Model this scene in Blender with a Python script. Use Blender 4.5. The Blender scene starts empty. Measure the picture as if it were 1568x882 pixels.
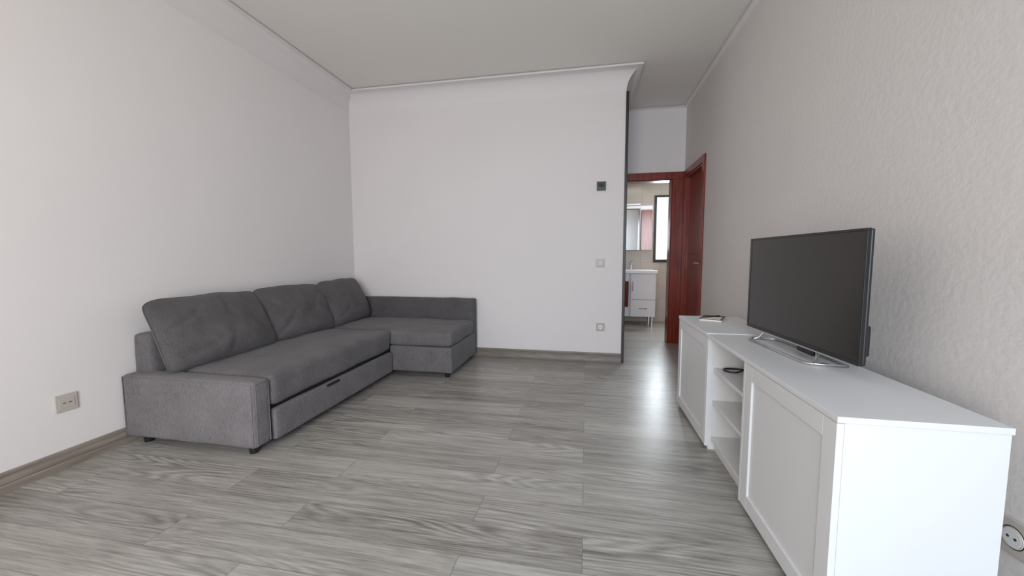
import bpy, bmesh, math, random
import numpy as np
from mathutils import Vector, Matrix, noise
random.seed(3)
S=bpy.context.scene
COL=S.collection
# ------------------------------------------------ dimensions
XL,XR,YB,YH,H,P,D,XC=-2.645,1.169,4.027,5.09,2.91,.14,.207,.364
YR=-1.7
# ------------------------------------------------ materials
def nt(name):
    m=bpy.data.materials.new(name); m.use_nodes=True
    n=m.node_tree; b=n.nodes['Principled BSDF']; return m,n,b
def srgb(r,g,b):
    f=lambda c:(c/255/12.92) if c/255<=.04045 else ((c/255+.055)/1.055)**2.4
    return (f(r),f(g),f(b),1)
def plain(name,col,rough=.5,metal=0,bump=0,bscale=200,var=0,vscale=3,spec=.5):
    m,n,b=nt(name)
    b.inputs['Base Color'].default_value=col; b.inputs['Roughness'].default_value=rough
    b.inputs['Metallic'].default_value=metal; b.inputs['Specular IOR Level'].default_value=spec
    tc=n.nodes.new('ShaderNodeTexCoord')
    if bump:
        t=n.nodes.new('ShaderNodeTexNoise'); t.inputs['Scale'].default_value=bscale; t.inputs['Detail'].default_value=4
        bp=n.nodes.new('ShaderNodeBump'); bp.inputs['Strength'].default_value=bump; bp.inputs['Distance'].default_value=.004
        n.links.new(tc.outputs['Object'],t.inputs['Vector']); n.links.new(t.outputs['Fac'],bp.inputs['Height']); n.links.new(bp.outputs[0],b.inputs['Normal'])
    t2=n.nodes.new('ShaderNodeTexNoise'); t2.inputs['Scale'].default_value=vscale; t2.inputs['Detail'].default_value=5
    r=n.nodes.new('ShaderNodeValToRGB'); v=var
    r.color_ramp.elements[0].position=.3; r.color_ramp.elements[1].position=.7
    r.color_ramp.elements[0].color=tuple(c*(1-v) for c in col[:3])+(1,)
    r.color_ramp.elements[1].color=tuple(min(1,c*(1+v)) for c in col[:3])+(1,)
    n.links.new(tc.outputs['Object'],t2.inputs['Vector']); n.links.new(t2.outputs['Fac'],r.inputs[0]); n.links.new(r.outputs[0],b.inputs['Base Color'])
    return m
M={}
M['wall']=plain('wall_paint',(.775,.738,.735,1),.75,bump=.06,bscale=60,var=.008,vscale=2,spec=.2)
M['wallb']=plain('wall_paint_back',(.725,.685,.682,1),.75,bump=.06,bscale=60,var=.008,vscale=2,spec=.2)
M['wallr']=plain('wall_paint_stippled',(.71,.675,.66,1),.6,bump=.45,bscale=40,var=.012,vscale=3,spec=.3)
M['cove']=plain('cornice_plaster',(.735,.70,.698,1),.75,var=.006,spec=.2)
M['ceil']=plain('ceiling_paint',(.79,.765,.725,1),.85,var=.006,spec=.15)
M['white']=plain('white_laminate',(.70,.705,.715,1),.38,var=.01)
M['whitei']=plain('white_laminate_inside',(.7,.7,.7,1),.5,var=.01)
M['plastic']=plain('switch_plastic',(.50,.46,.41,1),.35,var=.01)
M['black']=plain('black_plastic',(.012,.012,.013,1),.35,var=.05)
M['dark']=plain('dark_gap',(.02,.018,.017,1),.6,var=.05)
M['steel']=plain('brushed_steel',(.6,.6,.62,1),.28,metal=1,var=.03)
M['chrome']=plain('chrome',(.8,.8,.82,1),.1,metal=1)
M['ceramic']=plain('ceramic',(.85,.85,.85,1),.12)
M['screen']=plain('tv_screen',(.018,.013,.011,1),.2,var=.02,spec=.5)
M['paper']=plain('paper',(.75,.7,.6,1),.7,var=.03)
M['towel']=plain('towel_cloth',srgb(110,40,30),.9,bump=.5,bscale=300,var=.2,vscale=20)
M['aluframe']=plain('dark_aluminium',(.03,.028,.027,1),.4,var=.05)
def fabric(nm,k):
    m,n,b=nt(nm); N=n.nodes; L=n.links
    tc=N.new('ShaderNodeTexCoord')
    a=N.new('ShaderNodeTexNoise'); a.inputs['Scale'].default_value=260; a.inputs['Detail'].default_value=3
    c=N.new('ShaderNodeTexNoise'); c.inputs['Scale'].default_value=5; c.inputs['Detail'].default_value=6
    mp=N.new('ShaderNodeMapping'); mp.inputs['Scale'].default_value=(300,300,30)
    w=N.new('ShaderNodeTexNoise'); w.inputs['Scale'].default_value=1; w.inputs['Detail'].default_value=2
    L.new(tc.outputs['Object'],a.inputs['Vector']); L.new(tc.outputs['Object'],c.inputs['Vector'])
    L.new(tc.outputs['Object'],mp.inputs[0]); L.new(mp.outputs[0],w.inputs['Vector'])
    r=N.new('ShaderNodeValToRGB'); r.color_ramp.elements[0].position=.32; r.color_ramp.elements[1].position=.68
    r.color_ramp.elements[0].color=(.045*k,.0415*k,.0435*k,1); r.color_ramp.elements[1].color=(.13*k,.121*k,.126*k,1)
    mx=N.new('ShaderNodeMath'); mx.operation='ADD'
    m1=N.new('ShaderNodeMath'); m1.operation='MULTIPLY'; m1.inputs[1].default_value=.45
    m2=N.new('ShaderNodeMath'); m2.operation='MULTIPLY'; m2.inputs[1].default_value=.22
    m3=N.new('ShaderNodeMath'); m3.operation='MULTIPLY_ADD'; m3.inputs[1].default_value=.33
    L.new(a.outputs['Fac'],m1.inputs[0]); L.new(c.outputs['Fac'],m2.inputs[0]); L.new(m1.outputs[0],mx.inputs[0]); L.new(m2.outputs[0],mx.inputs[1])
    L.new(w.outputs['Fac'],m3.inputs[0]); L.new(mx.outputs[0],m3.inputs[2]); L.new(m3.outputs[0],r.inputs[0]); L.new(r.outputs[0],b.inputs['Base Color'])
    b.inputs['Roughness'].default_value=.9; b.inputs['Specular IOR Level'].default_value=.2
    b.inputs['Sheen Weight'].default_value=.1
    bp=N.new('ShaderNodeBump'); bp.inputs['Strength'].default_value=.4; bp.inputs['Distance'].default_value=.002
    L.new(a.outputs['Fac'],bp.inputs['Height']); L.new(bp.outputs[0],b.inputs['Normal'])
    return m
M['fabric']=fabric('grey_woven_fabric_lit',1.85)  # sofa is one cloth; arm and drawer copy lightened as painted light
M['fabric_seat']=fabric('grey_woven_fabric_seat',1.5)  # same cloth, middle tone with its share of light painted in
M['fabric_shaded']=fabric('grey_woven_fabric_shaded',1.12)  # same cloth darkened: shade painted into cushions and chaise back
def woodfloor():
    m,n,b=nt('grey_oak_laminate'); N=n.nodes; L=n.links
    tc=N.new('ShaderNodeTexCoord')
    br=N.new('ShaderNodeTexBrick'); br.offset=.37; br.offset_frequency=2; br.squash=1
    br.inputs['Color1'].default_value=(0,0,0,1); br.inputs['Color2'].default_value=(1,1,1,1); br.inputs['Mortar'].default_value=(.5,.5,.5,1)
    br.inputs['Scale'].default_value=1; br.inputs['Mortar Size'].default_value=.0011; br.inputs['Mortar Smooth'].default_value=.2
    br.inputs['Brick Width'].default_value=1.2; br.inputs['Row Height'].default_value=.18; br.inputs['Bias'].default_value=0
    L.new(tc.outputs['Object'],br.inputs['Vector'])
    sep=N.new('ShaderNodeSeparateColor'); L.new(br.outputs['Color'],sep.inputs[0])
    off=N.new('ShaderNodeVectorMath'); off.operation='SCALE'; off.inputs[0].default_value=(7.3,3.1,11.7); L.new(sep.outputs[0],off.inputs['Scale'])
    add=N.new('ShaderNodeVectorMath'); add.operation='ADD'; L.new(tc.outputs['Object'],add.inputs[0]); L.new(off.outputs[0],add.inputs[1])
    mp=N.new('ShaderNodeMapping'); mp.inputs['Scale'].default_value=(4.5,120,1); L.new(add.outputs[0],mp.inputs[0])
    g=N.new('ShaderNodeTexNoise'); g.inputs['Scale'].default_value=1; g.inputs['Detail'].default_value=7; g.inputs['Roughness'].default_value=.7; L.new(mp.outputs[0],g.inputs['Vector'])
    mp2=N.new('ShaderNodeMapping'); mp2.inputs['Scale'].default_value=(.8,6.5,1); L.new(add.outputs[0],mp2.inputs[0])
    c=N.new('ShaderNodeTexNoise'); c.inputs['Scale'].default_value=1; c.inputs['Detail'].default_value=1; c.inputs['Distortion'].default_value=.1; L.new(mp2.outputs[0],c.inputs['Vector'])
    mu=N.new('ShaderNodeMath'); mu.operation='MULTIPLY'; mu.inputs[1].default_value=120; L.new(c.outputs['Fac'],mu.inputs[0])
    sn=N.new('ShaderNodeMath'); sn.operation='SINE'; L.new(mu.outputs[0],sn.inputs[0])
    mp3=N.new('ShaderNodeMapping'); mp3.inputs['Scale'].default_value=(1.4,24,1); L.new(add.outputs[0],mp3.inputs[0])
    t=N.new('ShaderNodeTexNoise'); t.inputs['Scale'].default_value=1; t.inputs['Detail'].default_value=4; L.new(mp3.outputs[0],t.inputs['Vector'])
    # where the cathedral figure shows
    mp4=N.new('ShaderNodeMapping'); mp4.inputs['Scale'].default_value=(1.3,4,1); L.new(add.outputs[0],mp4.inputs[0])
    t4=N.new('ShaderNodeTexNoise'); t4.inputs['Scale'].default_value=1; t4.inputs['Detail'].default_value=1; L.new(mp4.outputs[0],t4.inputs['Vector'])
    msk=N.new('ShaderNodeMapRange'); msk.inputs[1].default_value=.45; msk.inputs[2].default_value=.65; L.new(t4.outputs['Fac'],msk.inputs[0])
    def MA(s,k,a):
        q=N.new('ShaderNodeMath'); q.operation='MULTIPLY_ADD'; q.inputs[1].default_value=k; L.new(s,q.inputs[0])
        if isinstance(a,float): q.inputs[2].default_value=a
        else: L.new(a,q.inputs[2])
        return q.outputs[0]
    sg=N.new('ShaderNodeMath'); sg.operation='MULTIPLY'; L.new(sn.outputs[0],sg.inputs[0]); L.new(g.outputs['Fac'],sg.inputs[1])
    sg2=N.new('ShaderNodeMath'); sg2.operation='MULTIPLY'; L.new(sg.outputs[0],sg2.inputs[0]); L.new(msk.outputs[0],sg2.inputs[1])
    v=MA(g.outputs['Fac'],.95,-.29); v=MA(sg2.outputs[0],.21,v); v=MA(t.outputs['Fac'],.45,v); v=MA(sep.outputs[0],.17,v)
    r=N.new('ShaderNodeValToRGB'); e=r.color_ramp.elements
    e[0].position=.2; e[0].color=(.12,.108,.095,1); e[1].position=.82; e[1].color=(.53,.51,.475,1)
    k=e.new(.46); k.color=(.31,.293,.267,1)
    L.new(v,r.inputs[0])
    mx=N.new('ShaderNodeMix'); mx.data_type='RGBA'; L.new(br.outputs['Fac'],mx.inputs['Factor']); L.new(r.outputs[0],mx.inputs['A']); mx.inputs['B'].default_value=(.13,.12,.105,1)
    L.new(mx.outputs['Result'],b.inputs['Base Color'])
    rr=MA(g.outputs['Fac'],.2,.22); L.new(rr,b.inputs['Roughness'])
    bp=N.new('ShaderNodeBump'); bp.inputs['Strength'].default_value=.12; bp.inputs['Distance'].default_value=.002; L.new(v,bp.inputs['Height']); L.new(bp.outputs[0],b.inputs['Normal'])
    return m
M['floor']=woodfloor()
def wood(name,c1,c2,sc,rough=.35):
    m,n,b=nt(name); N=n.nodes; L=n.links
    tc=N.new('ShaderNodeTexCoord'); mp=N.new('ShaderNodeMapping'); mp.inputs['Scale'].default_value=sc
    g=N.new('ShaderNodeTexNoise'); g.inputs['Scale'].default_value=1; g.inputs['Detail'].default_value=5
    L.new(tc.outputs['Object'],mp.inputs[0]); L.new(mp.outputs[0],g.inputs['Vector'])
    r=N.new('ShaderNodeValToRGB'); r.color_ramp.elements[0].position=.3; r.color_ramp.elements[1].position=.7
    r.color_ramp.elements[0].color=c1; r.color_ramp.elements[1].color=c2
    L.new(g.outputs['Fac'],r.inputs[0]); L.new(r.outputs[0],b.inputs['Base Color']); b.inputs['Roughness'].default_value=rough
    return m
M['red']=wood('red_mahogany',(.13,.012,.006,1),(.27,.035,.014,1),(30,30,2.5),.3)
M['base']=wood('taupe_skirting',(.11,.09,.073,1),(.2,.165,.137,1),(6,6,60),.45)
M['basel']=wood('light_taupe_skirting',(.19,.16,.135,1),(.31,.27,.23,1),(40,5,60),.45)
M['darkwood']=wood('dark_brown_wood',(.012,.008,.006,1),(.03,.02,.015,1),(30,30,3),.4)
def tile():
    m,n,b=nt('beige_tile'); N=n.nodes; L=n.links
    tc=N.new('ShaderNodeTexCoord'); mp=N.new('ShaderNodeMapping'); mp.inputs['Rotation'].default_value=(math.pi/2,0,0)
    br=N.new('ShaderNodeTexBrick'); br.offset=0; br.inputs['Scale'].default_value=1
    br.inputs['Brick Width'].default_value=.3; br.inputs['Row Height'].default_value=.2; br.inputs['Mortar Size'].default_value=.003
    br.inputs['Color1'].default_value=(.50,.455,.395,1); br.inputs['Color2'].default_value=(.55,.505,.44,1); br.inputs['Mortar'].default_value=(.4,.365,.32,1)
    L.new(tc.outputs['Object'],mp.inputs[0]); L.new(mp.outputs[0],br.inputs['Vector']); L.new(br.outputs['Color'],b.inputs['Base Color'])
    b.inputs['Roughness'].default_value=.2
    return m
M['tile']=tile()
# ------------------------------------------------ geometry helpers
def finish(o,mat,parent=None,smooth=False):
    COL.objects.link(o)
    if mat: o.data.materials.append(M[mat])
    if parent: o.parent=parent
    if smooth:
        for p in o.data.polygons: p.use_smooth=True
    return o
def empty(name):
    e=bpy.data.objects.new(name,None); COL.objects.link(e); e.empty_display_size=.1; return e
def boxes(name,lst,mat,parent=None,bev=0,seg=2,smooth=False):
    bm=bmesh.new()
    for (x0,x1,y0,y1,z0,z1) in lst:
        v=[bm.verts.new((x,y,z)) for x in (x0,x1) for y in (y0,y1) for z in (z0,z1)]
        for f in ((0,1,3,2),(4,6,7,5),(0,4,5,1),(2,3,7,6),(0,2,6,4),(1,5,7,3)): bm.faces.new([v[i] for i in f])
    bmesh.ops.recalc_face_normals(bm,faces=bm.faces)
    me=bpy.data.meshes.new(name); bm.to_mesh(me); bm.free()
    o=finish(bpy.data.objects.new(name,me),mat,parent,smooth or bev>0)
    if bev:
        b=o.modifiers.new('bev','BEVEL'); b.width=bev; b.segments=seg; b.limit_method='ANGLE'
        w=o.modifiers.new('wn','WEIGHTED_NORMAL'); w.keep_sharp=True
    return o
def box(name,x0,x1,y0,y1,z0,z1,mat,parent=None,bev=0,seg=2): return boxes(name,[(x0,x1,y0,y1,z0,z1)],mat,parent,bev,seg)
def sweep(name,prof,path,mat,parent=None,smooth=True):
    me=bpy.data.meshes.new(name); vs=[];fs=[]
    n=len(path(0))
    for o_,z in prof:
        for (x,y) in path(o_): vs.append((x,y,z))
    for i in range(len(prof)-1):
        for j in range(n-1): fs.append((i*n+j,i*n+j+1,(i+1)*n+j+1,(i+1)*n+j))
    me.from_pydata(vs,[],fs); o=finish(bpy.data.objects.new(name,me),mat,parent,smooth)
    if smooth:
        e=o.modifiers.new('es','EDGE_SPLIT'); e.split_angle=math.radians(30)
    return o
def tube(name,pts,r,mat,parent=None,cyc=False,res=6):
    cu=bpy.data.curves.new(name,'CURVE'); cu.dimensions='3D'; cu.bevel_depth=r; cu.bevel_resolution=res; cu.use_fill_caps=True
    s=cu.splines.new('POLY'); s.points.add(len(pts)-1)
    for p,q in zip(s.points,pts): p.co=(*q,1)
    s.use_cyclic_u=cyc
    tmp=bpy.data.objects.new(name+'_c',cu); COL.objects.link(tmp)
    dg=bpy.context.evaluated_depsgraph_get(); me=bpy.data.meshes.new_from_object(tmp.evaluated_get(dg))
    bpy.data.objects.remove(tmp); o=bpy.data.objects.new(name,me); me.name=name; me.materials.clear()
    return finish(o,mat,parent,True)
def smoothpts(p,n=8):
    p=[Vector(q) for q in p]; out=[]
    P_=[p[0]]+p+[p[-1]]
    for i in range(1,len(P_)-2):
        for k in range(n):
            t=k/n; a,b,c,d=P_[i-1],P_[i],P_[i+1],P_[i+2]
            out.append(.5*((2*b)+(c-a)*t+(2*a-5*b+4*c-d)*t*t+(3*b-a-3*c+d)*t**3))
    out.append(p[-1]); return out
def cyl(name,x,y,z0,z1,r0,r1,mat,parent=None,n=24):
    bm=bmesh.new(); bmesh.ops.create_cone(bm,cap_ends=True,segments=n,radius1=r0,radius2=r1,depth=z1-z0)
    bmesh.ops.translate(bm,verts=bm.verts,vec=(x,y,(z0+z1)/2)); me=bpy.data.meshes.new(name); bm.to_mesh(me); bm.free()
    return finish(bpy.data.objects.new(name,me),mat,parent,False)
def softbox(name,x0,x1,y0,y1,z0,z1,mat,parent,r=.03,crown=0,wr=.003,seed=0,n=None,sag=None):
    """upholstered block: rounded box with a fine grid, crowned top and slight surface waviness"""
    sx,sy,sz=x1-x0,y1-y0,z1-z0; st=.03
    bm=bmesh.new()
    nx,ny,nz=[max(3,int(s/st)) for s in (sx,sy,sz)]
    def coords(a,b,n_,r_):
        return [a,a+r_*.3,a+r_]+[a+r_+(b-a-2*r_)*i/n_ for i in range(1,n_)]+[b-r_,b-r_*.3,b]
    X,Y,Z=coords(x0,x1,nx,r),coords(y0,y1,ny,r),coords(z0,z1,nz,r)
    cache={}
    def V(i,j,k):
        if (i,j,k) in cache: return cache[i,j,k]
        p=Vector((X[i],Y[j],Z[k]))
        q=Vector((min(max(p.x,x0+r),x1-r),min(max(p.y,y0+r),y1-r),min(max(p.z,z0+r),z1-r)))
        d=p-q
        if d.length>1e-9:
            p=q+d.normalized()*r if sum(abs(c)>1e-9 for c in d)>1 else q+d.normalized()*min(d.length,r)
        u=(p.x-x0)/sx; v=(p.y-y0)/sy; w=(p.z-z0)/sz
        nz_=noise.noise(p*6+Vector((seed,seed*2,0)))*wr+noise.noise(p*17+Vector((seed,0,0)))*wr*.4
        dn=d.normalized() if d.length>1e-9 else Vector((0,0,0))
        p=p+dn*nz_
        if crown and w>.3:
            p.z+=crown*(1-(2*u-1)**4)*(1-(2*v-1)**4)*(w-.3)/.7
        if sag: p=sag(p,u,v,w)
        cache[i,j,k]=bm.verts.new(p); return cache[i,j,k]
    a,b,c=len(X)-1,len(Y)-1,len(Z)-1
    for i in range(a):
        for j in range(b):
            bm.faces.new((V(i,j,0),V(i,j+1,0),V(i+1,j+1,0),V(i+1,j,0))); bm.faces.new((V(i,j,c),V(i+1,j,c),V(i+1,j+1,c),V(i,j+1,c)))
    for i in range(a):
        for k in range(c):
            bm.faces.new((V(i,0,k),V(i+1,0,k),V(i+1,0,k+1),V(i,0,k+1))); bm.faces.new((V(i,b,k),V(i,b,k+1),V(i+1,b,k+1),V(i+1,b,k)))
    for j in range(b):
        for k in range(c):
            bm.faces.new((V(0,j,k),V(0,j,k+1),V(0,j+1,k+1),V(0,j+1,k))); bm.faces.new((V(a,j,k),V(a,j+1,k),V(a,j+1,k+1),V(a,j,k+1)))
    bmesh.ops.recalc_face_normals(bm,faces=bm.faces)
    me=bpy.data.meshes.new(name); bm.to_mesh(me); bm.free()
    return finish(bpy.data.objects.new(name,me),mat,parent,True)
def pillow(name,w,h,t,mat,parent,mtx,seed=0):
    bm=bmesh.new(); N_=60; Mv=44; rows={}
    def creases(u,v):
        s=0
        for (cu,cv,ang,wd,amp) in FO[seed]:
            du,dv=(u-cu)*w/2,(v-cv)*h/2
            al=du*math.cos(ang)+dv*math.sin(ang); ac=-du*math.sin(ang)+dv*math.cos(ang)+.03*math.sin(al*9)
            if al>0: s-=amp*math.exp(-(ac/wd)**2)*math.exp(-(al/.22)**2)*min(1,al/.03)
        return s
    for side in (1,-1):
        for i in range(N_+1):
            for j in range(Mv+1):
                u=2*i/N_-1; v=2*j/Mv-1
                edge=(i in (0,N_)) or (j in (0,Mv))
                if side==-1 and edge: rows[side,i,j]=rows[1,i,j]; continue
                prof=((1-abs(u)**2.8)*(1-abs(v)**2.6))**.55 if not edge else 0
                sx=1-.02*(1-v*v)*abs(u)**6 -.06*abs(u)**8*abs(v)**8; sy=1-.015*(1-u*u)*abs(v)**6-.07*abs(u)**8*abs(v)**8
                p=Vector((u*w/2*sx, 0, v*h/2*sy))
                bulge=t/2*prof*(1.0-.35*v)
                q=Vector((u*w*2.2,v*h*2.2,seed*3.7+side))
                wr=noise.noise(q*1.3)*.020*prof+noise.noise(q*4)*.006*prof+creases(u,v)*prof
                p.y=-side*(bulge+wr*(1 if side==1 else .3))
                p.z-=.012*prof
                p.z+=.012*noise.noise(Vector((u*2.1,seed*5.1,0)))*(v+1)/2 - .012*(v+1)/2*abs(u)**2
                rows[side,i,j]=bm.verts.new(p)
    for side in (1,-1):
        for i in range(N_):
            for j in range(Mv):
                f=[rows[side,i,j],rows[side,i+1,j],rows[side,i+1,j+1],rows[side,i,j+1]]
                bm.faces.new(f if side==1 else f[::-1])
    bmesh.ops.recalc_face_normals(bm,faces=bm.faces)
    me=bpy.data.meshes.new(name)
    edge=[rows[1,i,0].co.copy() for i in range(N_)]+[rows[1,N_,j].co.copy() for j in range(Mv)]+[rows[1,i,Mv].co.copy() for i in range(N_,0,-1)]+[rows[1,0,j].co.copy() for j in range(Mv,0,-1)]
    bm.to_mesh(me); bm.free(); me.transform(mtx)
    finish(bpy.data.objects.new(name,me),mat,parent,True)
    tube(name+'_piping',[mtx@e for e in edge],.0035,mat,parent,cyc=True,res=3)
FO={1:[(-.95,.1,.5,.018,.016),(-.9,-.6,.25,.02,.018),(.9,-.75,2.4,.02,.016),(.2,.95,-1.4,.03,.008),(-.2,-.95,1.2,.03,.01)],
    2:[(-.9,-.7,.7,.02,.016),(.95,-.3,2.9,.02,.012),(.9,.8,3.9,.02,.01),(-.9,.8,-.7,.02,.012)],
    3:[(-.9,-.7,.6,.02,.016),(.9,-.8,2.5,.02,.014),(-.3,.9,-1.2,.03,.01)]}
# ------------------------------------------------ room shell
TH=.12
box('floor',XL-.2,2.6,YR-.1,6.9,-.1,0,'floor')
box('ceiling',XL-.2,XR+.2,YR-.2,YH+.12,H,H+.1,'ceil')
box('wall_left',XL-TH,XL,YR,YB+TH,0,H,'wall')
boxes('wall_back',[(XL,XC,YB,YB+TH,0,H),(XC-TH,XC,YB+TH,YH,0,H)],'wallb')
DY0,DY1,DZ=4.305,4.985,2.05     # right wall doorway
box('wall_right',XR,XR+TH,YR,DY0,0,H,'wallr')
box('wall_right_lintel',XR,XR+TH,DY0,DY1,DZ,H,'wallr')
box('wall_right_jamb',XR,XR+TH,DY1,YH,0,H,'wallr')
OX0,OX1,OZ=.43,1.03,2.04        # end doorway
boxes('wall_hall_end',[(XC-.3,OX0,YH,YH+TH,0,H),(OX0,OX1,YH,YH+TH,OZ,H),(OX1,XR+.2,YH,YH+TH,0,H)],'wall')
WX0,WX1,WZ0,WZ1=-1.3,1.0,.15,2.45
boxes('wall_rear',[(XL-TH,WX0,YR-.2,YR,0,H),(WX1,XR+TH,YR-.2,YR,0,H),(WX0,WX1,YR-.2,YR,WZ1,H),(WX0,WX1,YR-.2,YR,0,WZ0)],'wall')
w1=empty('window_1')
fr=[(WX0,WX1,YR-.12,YR-.07,WZ0,WZ0+.05),(WX0,WX1,YR-.12,YR-.07,WZ1-.05,WZ1)]
for x in (WX0,(WX0+WX1)/2-.03,WX1-.06): fr.append((x,x+.06,YR-.12,YR-.07,WZ0+.05,WZ1-.05))
boxes('window_frame',fr,'white',w1)
def coveprof(p,d,lip=.026,n=14,gap=.010):
    pr=[(0.0004,H-d)]
    for i in range(1,n+1):
        t=i/n*math.pi/2
        pr.append((.0004+p*(1-math.cos(t)), H-d+(d-lip)*math.sin(t)))
    pr+= [(p,H-gap),(p-.014,H-gap),(p-.018,H-.0005)]
    return pr
sweep('cornice_left_back',coveprof(P,D),lambda o:[(XL+o,YR),(XL+o,YB-o),(XC+o,YB-o),(XC+o,YH)],'cove')
sweep('cornice_right',coveprof(.034,.034,.012,6,.006),lambda o:[(XR-o,YR),(XR-o,YH-o),(XC+P,YH-o)],'cove')
bp_=[(.0,.095),(.008,.095),(.011,.088),(.011,.078),(.015,.072),(.015,.03),(.017,.026),(.017,0)]
bp2=[(.0,.098),(.006,.098),(.010,.094),(.010,.082),(.006,.078),(.006,.07),(.013,.062),(.013,.045),(.009,.040),(.016,.032),(.016,0)]
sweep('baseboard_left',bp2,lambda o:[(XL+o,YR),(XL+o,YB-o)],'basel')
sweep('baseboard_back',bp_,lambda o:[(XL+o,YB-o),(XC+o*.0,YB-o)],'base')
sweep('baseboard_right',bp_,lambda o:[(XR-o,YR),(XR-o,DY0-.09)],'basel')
box('trim_1',XC,XC+.028,YB-.012,YB+.09,0,H-D,'darkwood',bev=.003)
boxes('trim_2',[(OX0-.06,OX1+.124,YH-.018,YH-.001,OZ,OZ+.088),(OX1,OX1+.124,YH-.018,YH-.001,0,OZ),(OX0-.06,OX0,YH-.018,YH-.001,0,OZ),
   (OX1-.014,OX1-.001,YH-.01,YH+TH+.01,0,OZ),(OX0+.001,OX0+.014,YH-.01,YH+TH+.01,0,OZ),(OX0,OX1,YH-.01,YH+TH+.01,OZ-.014,OZ-.001)],'red',None,bev=.003)
d1=empty('door_1')
boxes('leaf',[(OX1+.02,OX1+.60,YH+TH+.03,YH+TH+.07,.003,2.0)],'red',d1,bev=.004)
tube('handle',smoothpts([(OX1+.54,YH+TH+.07,1.02),(OX1+.54,YH+TH+.12,1.02),(OX1+.43,YH+TH+.125,1.02)]),.008,'steel',d1)
boxes('trim_3',[(XR-.018,XR-.001,DY0-.078,DY0,0,DZ+.076),(XR-.018,XR-.001,DY1,YH-.02,0,DZ+.076),(XR-.018,XR-.001,DY0,DY1,DZ,DZ+.076),
  (XR-.01,XR+.07,DY0+.001,DY0+.02,0,DZ),(XR-.01,XR+.07,DY1-.02,DY1-.001,0,DZ),(XR-.01,XR+.07,DY0,DY1,DZ-.02,DZ-.001)],'red',None,bev=.004)
d2=empty('door_2')
boxes('leaf',[(XR+.035,XR+.07,DY0+.021,DY1-.021,.003,DZ-.021)],'red',d2)
boxes('leaf_panels',[(XR+.027,XR+.037,DY0+.12,DY1-.12,1.12,1.9),(XR+.027,XR+.037,DY0+.12,DY1-.12,.2,.95)],'red',d2,bev=.006)
tube('handle',smoothpts([(XR+.035,DY0+.08,1.02),(XR-.01,DY0+.08,1.02),(XR-.012,DY0+.19,1.02)]),.008,'steel',d2)
# ------------------------------------------------ bathroom
BY=6.75; BZ=2.33; BX0,BX1=-.3,1.95
wx0,wx1,wz0,wz1=1.095,1.62,1.0,2.1
boxes('wall_bath_far',[(BX0,wx0,BY,BY+.12,0,BZ),(wx1,BX1,BY,BY+.12,0,BZ),(wx0,wx1,BY,BY+.12,0,wz0),(wx0,wx1,BY,BY+.12,wz1,BZ)],'tile')
boxes('wall_bath_sides',[(BX0-.1,BX0,YH+TH,BY,0,BZ),(BX1,BX1+.1,YH+TH,BY,0,BZ)],'tile')
box('ceiling_bath',BX0-.1,BX1+.1,YH+TH,BY+.12,BZ,BZ+.1,'ceil')
w2=empty('window_2')
boxes('window_frame',[(wx0,wx0+.04,BY-.02,BY+.06,wz0,wz1),(wx1-.04,wx1,BY-.02,BY+.06,wz0,wz1),(wx0+.04,wx1-.04,BY-.02,BY+.06,wz1-.04,wz1),(wx0+.04,wx1-.04,BY-.02,BY+.06,wz0,wz0+.05)],'aluframe',w2,bev=.003)
va=empty('bathroom_vanity'); vx0,vx1,vy=.28,1.08,6.3
boxes('body',[(vx0,vx1,vy+.02,BY-.003,.14,.83)],'white',va)
boxes('doors',[(vx0+.003,.675,vy,vy+.018,.145,.825),(.68,.69,vy,vy+.018,.145,.825),(.70,vx1-.003,vy,vy+.018,.42,.825),(.70,vx1-.003,vy,vy+.018,.145,.405)],'white',va,bev=.003)
for i,(x,y) in enumerate([(vx0+.04,vy+.06),(vx1-.04,vy+.06),(vx0+.04,BY-.06),(vx1-.04,BY-.06)]): cyl('leg_%d'%i,x,y,0,.14,.016,.02,'chrome',va)
boxes('handles',[(.725,.735,vy-.025,vy,.55,.70),(.83,.95,vy-.025,vy-.015,.27,.28),(.83,.84,vy-.02,vy,.27,.28),(.94,.95,vy-.02,vy,.27,.28)],'chrome',va)
boxes('worktop_basin',[(vx0-.01,vx1+.015,vy-.02,BY-.003,.83,.85),(vx0-.01,vx1+.015,vy-.02,vy+.04,.85,.875),(vx0-.01,vx0+.03,vy,BY-.003,.85,.875),(vx1-.03,vx1+.015,vy,BY-.003,.85,.875),(vx0,vx1,BY-.1,BY-.003,.85,.885)],'ceramic',va,bev=.006)
tube('tap',smoothpts([(.74,BY-.06,.88),(.74,BY-.06,.99),(.74,BY-.10,1.02),(.74,BY-.17,.99)]),.012,'chrome',va)
boxes('hand_towel',[(.44,.66,vy-.055,vy-.035,.3,.70),(.44,.66,vy-.085,vy-.065,.38,.70),(.44,.66,vy-.085,vy-.035,.69,.71)],'towel',va,bev=.008)
tube('towel_rail',[(.42,vy,.68),(.42,vy-.06,.68),(.68,vy-.06,.68),(.68,vy,.68)],.006,'chrome',va)
mc=empty('mirror_cabinet')
boxes('body',[(.30,1.05,BY-.15,BY-.003,1.2,1.92)],'white',mc)
M['mirror']=plain('mirror',(.75,.77,.78,1),.03,metal=1)
boxes('mirror_doors',[(.305,.86,BY-.165,BY-.151,1.205,1.915),(.865,1.045,BY-.165,BY-.151,1.205,1.915)],'mirror',mc)
boxes('lamp',[(.5,.85,BY-.2,BY-.15,1.925,1.95)],'chrome',mc)

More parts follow.
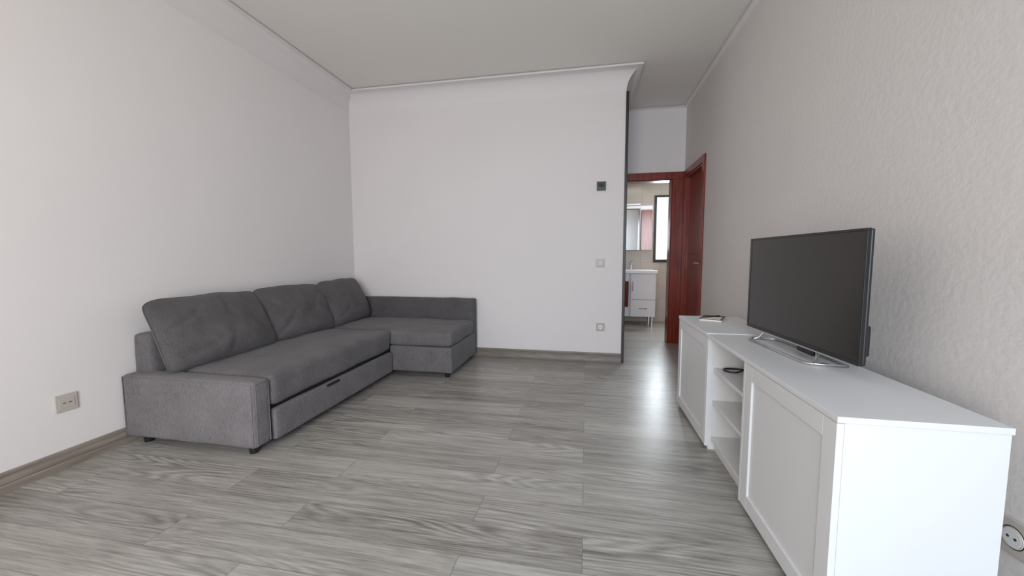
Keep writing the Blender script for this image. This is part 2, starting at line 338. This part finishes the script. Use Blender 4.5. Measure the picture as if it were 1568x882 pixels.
# ------------------------------------------------ corner sofa
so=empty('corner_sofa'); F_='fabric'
SX0,SX1=-2.638,-1.745; Y0=1.697; YA=Y0+.118; YC=3.182; Y1=3.99; XCH=-1.162
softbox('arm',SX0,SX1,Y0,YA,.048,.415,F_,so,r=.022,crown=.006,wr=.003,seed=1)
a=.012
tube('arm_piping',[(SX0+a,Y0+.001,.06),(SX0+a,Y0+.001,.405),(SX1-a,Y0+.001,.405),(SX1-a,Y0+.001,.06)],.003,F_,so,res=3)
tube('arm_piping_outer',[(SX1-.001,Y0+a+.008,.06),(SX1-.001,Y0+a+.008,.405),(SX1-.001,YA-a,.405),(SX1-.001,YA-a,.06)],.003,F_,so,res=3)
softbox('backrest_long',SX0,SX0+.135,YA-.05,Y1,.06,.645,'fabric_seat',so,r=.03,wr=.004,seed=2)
softbox('backrest_chaise',SX0+.135,XCH,Y1-.085,Y1,.05,.65,'fabric_shaded',so,r=.022,wr=.004,seed=3)
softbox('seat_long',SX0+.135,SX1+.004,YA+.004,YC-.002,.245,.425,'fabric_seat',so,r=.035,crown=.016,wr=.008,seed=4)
box('underframe',SX0+.1,SX1-.03,YA,Y1-.05,.06,.25,'dark',so)
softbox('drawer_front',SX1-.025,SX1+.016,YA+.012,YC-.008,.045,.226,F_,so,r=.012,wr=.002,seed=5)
box('drawer_strap',SX1+.012,SX1+.022,2.27,2.40,.205,.222,'black',so,bev=.002)
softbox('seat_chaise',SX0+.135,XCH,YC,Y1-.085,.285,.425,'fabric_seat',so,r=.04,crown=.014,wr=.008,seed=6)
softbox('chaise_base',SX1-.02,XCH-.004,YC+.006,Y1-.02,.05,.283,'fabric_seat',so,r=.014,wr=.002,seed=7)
for i,(x,y) in enumerate([(SX0+.09,Y0+.06),(SX1-.07,Y0+.06),(XCH-.07,YC+.07),(XCH-.07,Y1-.07),(SX0+.09,Y1-.08)]): cyl('foot_%d'%i,x,y,0,.055,.022,.03,'black',so)
def lean(yc,x0,tilt,zb,h,yaw=0,roll=0):
    return Matrix.Translation((x0,yc,zb))@Matrix.Rotation(math.radians(90+yaw),4,'Z')@Matrix.Rotation(math.radians(-tilt),4,'X')@Matrix.Rotation(math.radians(roll),4,'Y')@Matrix.Translation((0,0,h/2))
pillow('back_cushion_1',.79,.47,.20,'fabric_shaded',so,lean(2.125,-2.325,24,.415,.47,0,0),1)
pillow('back_cushion_2',.75,.47,.20,'fabric_shaded',so,lean(2.855,-2.345,22,.415,.475,0,1),2)
pillow('back_cushion_3',.69,.47,.20,'fabric_shaded',so,lean(3.53,-2.35,20,.415,.49,2,-1),3)

# ------------------------------------------------ tv cabinet
tc_=empty('tv_cabinet'); cx0,cx1=.673,1.058; cy=[1.15,1.757,2.285,2.945]; zt=.659; t=.018
sides=[]
for i in range(3):
    a,b=cy[i]+.001,cy[i+1]-.001
    zt_=zt-t
    sides+=[(cx0+.018,cx1,a,a+t,.02,zt_),(cx0+.018,cx1,b-t,b,.02,zt_),(cx0+.03,cx1,a+t,b-t,.06,.06+t),(cx1-.008,cx1,a+t,b-t,.078,zt_),(cx0+.05,cx0+.06,a+t,b-t,0.0,.06),
            (cx0+.018,cx1,a+.001,a+t,0,.02),(cx0+.018,cx1,b-t,b-.001,0,.02)]
boxes('carcass',sides,'white',tc_,bev=.0012)
boxes('top_boards',[(cx0-.003,cx1+.002,cy[0]-.004,cy[2],zt-t,zt),(cx0-.003,cx1+.002,cy[2]+.003,cy[3]+.003,zt-t,zt+.004)],'white',tc_,bev=.0015)
boxes('open_shelves',[(cx0+.03,cx1-.008,cy[1]+t,cy[2]-t,.455,.473),(cx0+.03,cx1-.008,cy[1]+t,cy[2]-t,.268,.286)],'white',tc_,bev=.001)
boxes('open_bay_edges',[(cx0,cx0+.018,cy[1]+.003,cy[1]+t,.02,zt-t),(cx0,cx0+.018,cy[2]-t,cy[2]-.003,.02,zt-t)],'white',tc_)
def shaker(nm,a,b,z0,z1):
    w=.062; x=cx0
    boxes(nm+'_rails',[(x,x+.018,a,a+w,z0,z1),(x,x+.018,b-w,b,z0,z1),(x,x+.018,a+w,b-w,z0,z0+w),(x,x+.018,a+w,b-w,z1-w,z1)],'white',tc_,bev=.0015)
    boxes(nm+'_panel',[(x+.008,x+.016,a+w-.002,b-w+.002,z0+w-.002,z1-w+.002)],'white',tc_)
shaker('door_near',cy[0]+.002,cy[1]-.002,.022,zt-t-.003)
shaker('door_far',cy[2]+.002,cy[3]-.002,.022,zt-t-.003)
cb=empty('power_cable')
tube('cable',smoothpts([(1.03,2.22,.56),(.97,2.23,.55),(.88,2.20,.52),(.80,2.17,.482),(.745,2.19,.478),(.75,2.235,.478),(.82,2.24,.478),(.9,2.2,.478)]),.0045,'black',cb)
boxes('plug',[(.885,.93,2.185,2.215,.474,.498)],'black',cb,bev=.004)

# ------------------------------------------------ television
tv=empty('television')
p0=Vector((.868,2.28,0)); p1=Vector((.917,1.482,0)); ux=(p1-p0); W_=ux.length; ux.normalize(); nb=Vector((-ux.y,ux.x,0))
if nb.x<0: nb=-nb
mt=Matrix(((ux.x,nb.x,0,p0.x),(ux.y,nb.y,0,p0.y),(0,0,1,.712),(0,0,0,1)))
def tb(nm,l,mat,bev=0,seg=2):
    o=boxes(nm,l,mat,None,bev,seg); o.data.transform(mt); o.parent=tv
    if mt.determinant()<0: o.data.flip_normals()
    return o
hh=.472
tb('bezel',[(0,W_,0,.012,0,.016),(0,W_,0,.012,hh-.010,hh),(0,.010,0,.012,.016,hh-.010),(W_-.010,W_,0,.012,.016,hh-.010)],'black',.0015)
tb('screen_panel',[(.009,W_-.009,.003,.010,.014,hh-.009)],'screen')
tb('shell',[(.002,W_-.002,.012,.026,.002,hh-.002)],'black',.006,3)
tb('rear_housing',[(.12,W_-.12,.026,.06,.02,.30),(W_-.10,W_-.015,.026,.045,.03,.14)],'black',.008,3)
tb('lower_strip',[(.0,W_,-.001,.008,-.004,.002)],'steel')
zf=.659+.0065
def L_(u,v,z): q=p0+ux*u+nb*v; return (q.x,q.y,z)
tube('stand_bar',[L_(.16,.02,.716),L_(.14,-.005,zf+.01),L_(.13,-.03,zf),L_(.14,-.045,zf),L_(.56,-.045,zf),L_(.59,-.035,zf),L_(.62,.09,zf),L_(.60,.10,zf),L_(.14,.10,zf),L_(.12,.085,zf),L_(.10,-.02,zf),L_(.12,-.03,zf)],.006,'steel',tv)
tube('stand_strut',[L_(.56,.02,.716),L_(.585,0,zf+.012),L_(.595,-.02,zf)],.006,'steel',tv)
boxes('stand_neck',[(.94,.955,1.80,1.92,.668,.74)],'black',tv,bev=.004)

npd=empty('notepad')
boxes('pages',[(-.065,.065,-.10,.10,0,.012)],'paper',npd,bev=.001); boxes('cover',[(-.067,.067,-.102,.102,.012,.014)],'black',npd)
boxes('cover_label',[(-.055,.055,-.09,.03,.014,.0145)],'paper',npd)
npd.location=(.85,2.79,.664); npd.rotation_euler=(0,0,math.radians(-25))
tube('pen',[(-.05,-.06,.0190),(.03,.07,.0190)],.0045,'black',npd)

# ------------------------------------------------ wall devices
def plate(name,cx,cy_,cz_,face,w,hgt,kind):
    e=empty(name); d=.009
    if face=='back': ax,nx=Vector((1,0,0)),Vector((0,-1,0))
    elif face=='left': ax,nx=Vector((0,1,0)),Vector((1,0,0))
    else: ax,nx=Vector((0,-1,0)),Vector((-1,0,0))
    mm=Matrix(((ax.x,nx.x,0,cx),(ax.y,nx.y,0,cy_),(0,0,1,cz_),(0,0,0,1)))
    def pb(nm,l,mat,bev=0):
        o=boxes(nm,l,mat,None,bev,3); o.data.transform(mm); o.parent=e
        if mm.determinant()<0: o.data.flip_normals()
    def disc(nm,u,v,r,n0,n1,mat):
        bm=bmesh.new(); bmesh.ops.create_cone(bm,cap_ends=True,segments=32,radius1=r,radius2=r*.94,depth=n1-n0)
        bmesh.ops.rotate(bm,verts=bm.verts,matrix=Matrix.Rotation(-math.pi/2,3,'X')); bmesh.ops.translate(bm,verts=bm.verts,vec=(u,(n0+n1)/2,v)); bm.transform(mm)
        bmesh.ops.recalc_face_normals(bm,faces=bm.faces)
        me=bpy.data.meshes.new(nm); bm.to_mesh(me); bm.free(); finish(bpy.data.objects.new(nm,me),mat,e)
    if kind=='black':
        pb('housing',[(-w/2,w/2,0,.02,-hgt/2,hgt/2)],'black',.003); pb('display',[(-w*.3,w*.3,.02,.021,-hgt*.1,hgt*.3)],'dark'); return e
    pb('plate',[(-w/2,w/2,0,d,-hgt/2,hgt/2)],'plastic',.004)
    if kind=='switch':
        pb('rocker_gap',[(-w*.33,w*.33,d,d+.0006,-hgt*.33,hgt*.33)],'dark'); pb('rocker',[(-w*.31,w*.31,d,d+.005,-hgt*.31,hgt*.31)],'plastic',.002)
    elif kind=='tv':
        pb('insert',[(-w*.34,w*.34,d,d+.002,-hgt*.3,hgt*.3)],'plastic',.001)
        pb('slots',[(-w*.2,-w*.06,d+.002,d+.0026,-.002,.002),(w*.06,w*.2,d+.002,d+.0026,-.002,.002)],'dark')
    else:
        k=min(w,hgt)
        disc('ring',0,0,k*.36,d,d+.003,'plastic'); disc('shadow_gap',0,0,k*.385,d,d+.001,'dark'); disc('recess',0,0,k*.31,d+.003,d+.0036,'whitei')
        for s in (-1,1): disc('pin',s*.0095,0,.0038,d+.0036,d+.0042,'dark')
    return e
plate('wall_switch',.141,YB,1.028,'back',.086,.086,'switch')
plate('power_socket',.153,YB,.366,'back',.086,.086,'socket')
plate('thermostat',.140,YB,1.80,'back',.088,.088,'black')
plate('antenna_socket',XL,1.46,.342,'left',.09,.09,'tv')
plate('power_socket',XR,1.235,.318,'right',.082,.1,'socket')

# ------------------------------------------------ lights
def area(name,loc,rot,sx,sy,pw,col,spread=180):
    l=bpy.data.lights.new(name,'AREA'); l.shape='RECTANGLE'; l.size=sx; l.size_y=sy; l.energy=pw; l.color=col; l.spread=math.radians(spread)
    o=bpy.data.objects.new(name,l); o.location=loc; o.rotation_euler=rot; COL.objects.link(o); return o
WM=(WX0+WX1)/2
area('window_daylight_left',((WX0+WM)/2,YR-.03,(WZ0+WZ1)/2),(math.radians(91),0,math.radians(26)),WM-WX0-.05,WZ1-WZ0-.1,80,(1,.95,.89))
area('window_sky_right',((WM+WX1)/2,YR-.03,(WZ0+WZ1)/2+.2),(math.radians(66),0,math.radians(8)),WM-WX0-.05,WZ1-WZ0-.5,33,(.62,.80,1),115)
area('bath_window_daylight',(1.36,BY+.2,1.55),(math.radians(-80),0,0),.5,1.0,48,(.86,.94,1))
area('bath_ceiling_lamp',(.8,6.0,BZ-.02),(0,0,0),.4,.4,3,(1,.97,.9))
W=bpy.data.worlds.new('world'); S.world=W; W.use_nodes=True
bg=W.node_tree.nodes['Background']; bg.inputs[0].default_value=(.85,.93,1,1); bg.inputs[1].default_value=1.3

# ------------------------------------------------ camera
f=586.2;a=-.191;b=-.080;r=-.002;h=1.088
Fv=Vector((math.sin(a)*math.cos(b),math.cos(a)*math.cos(b),math.sin(b))); Rv=Vector((math.cos(a),-math.sin(a),0)); Uv=Rv.cross(Fv)
R2=Rv*math.cos(r)+Uv*math.sin(r); U2=-Rv*math.sin(r)+Uv*math.cos(r)
cam=bpy.data.cameras.new('camera'); cam.sensor_width=36; cam.lens=f/1568*36; cam.clip_start=.02
co=bpy.data.objects.new('camera',cam); COL.objects.link(co); S.camera=co
co.matrix_world=Matrix(((R2.x,U2.x,-Fv.x,0),(R2.y,U2.y,-Fv.y,0),(R2.z,U2.z,-Fv.z,h),(0,0,0,1)))
S.view_settings.view_transform='Standard'; S.view_settings.look='None'; S.view_settings.exposure=0; S.view_settings.gamma=1
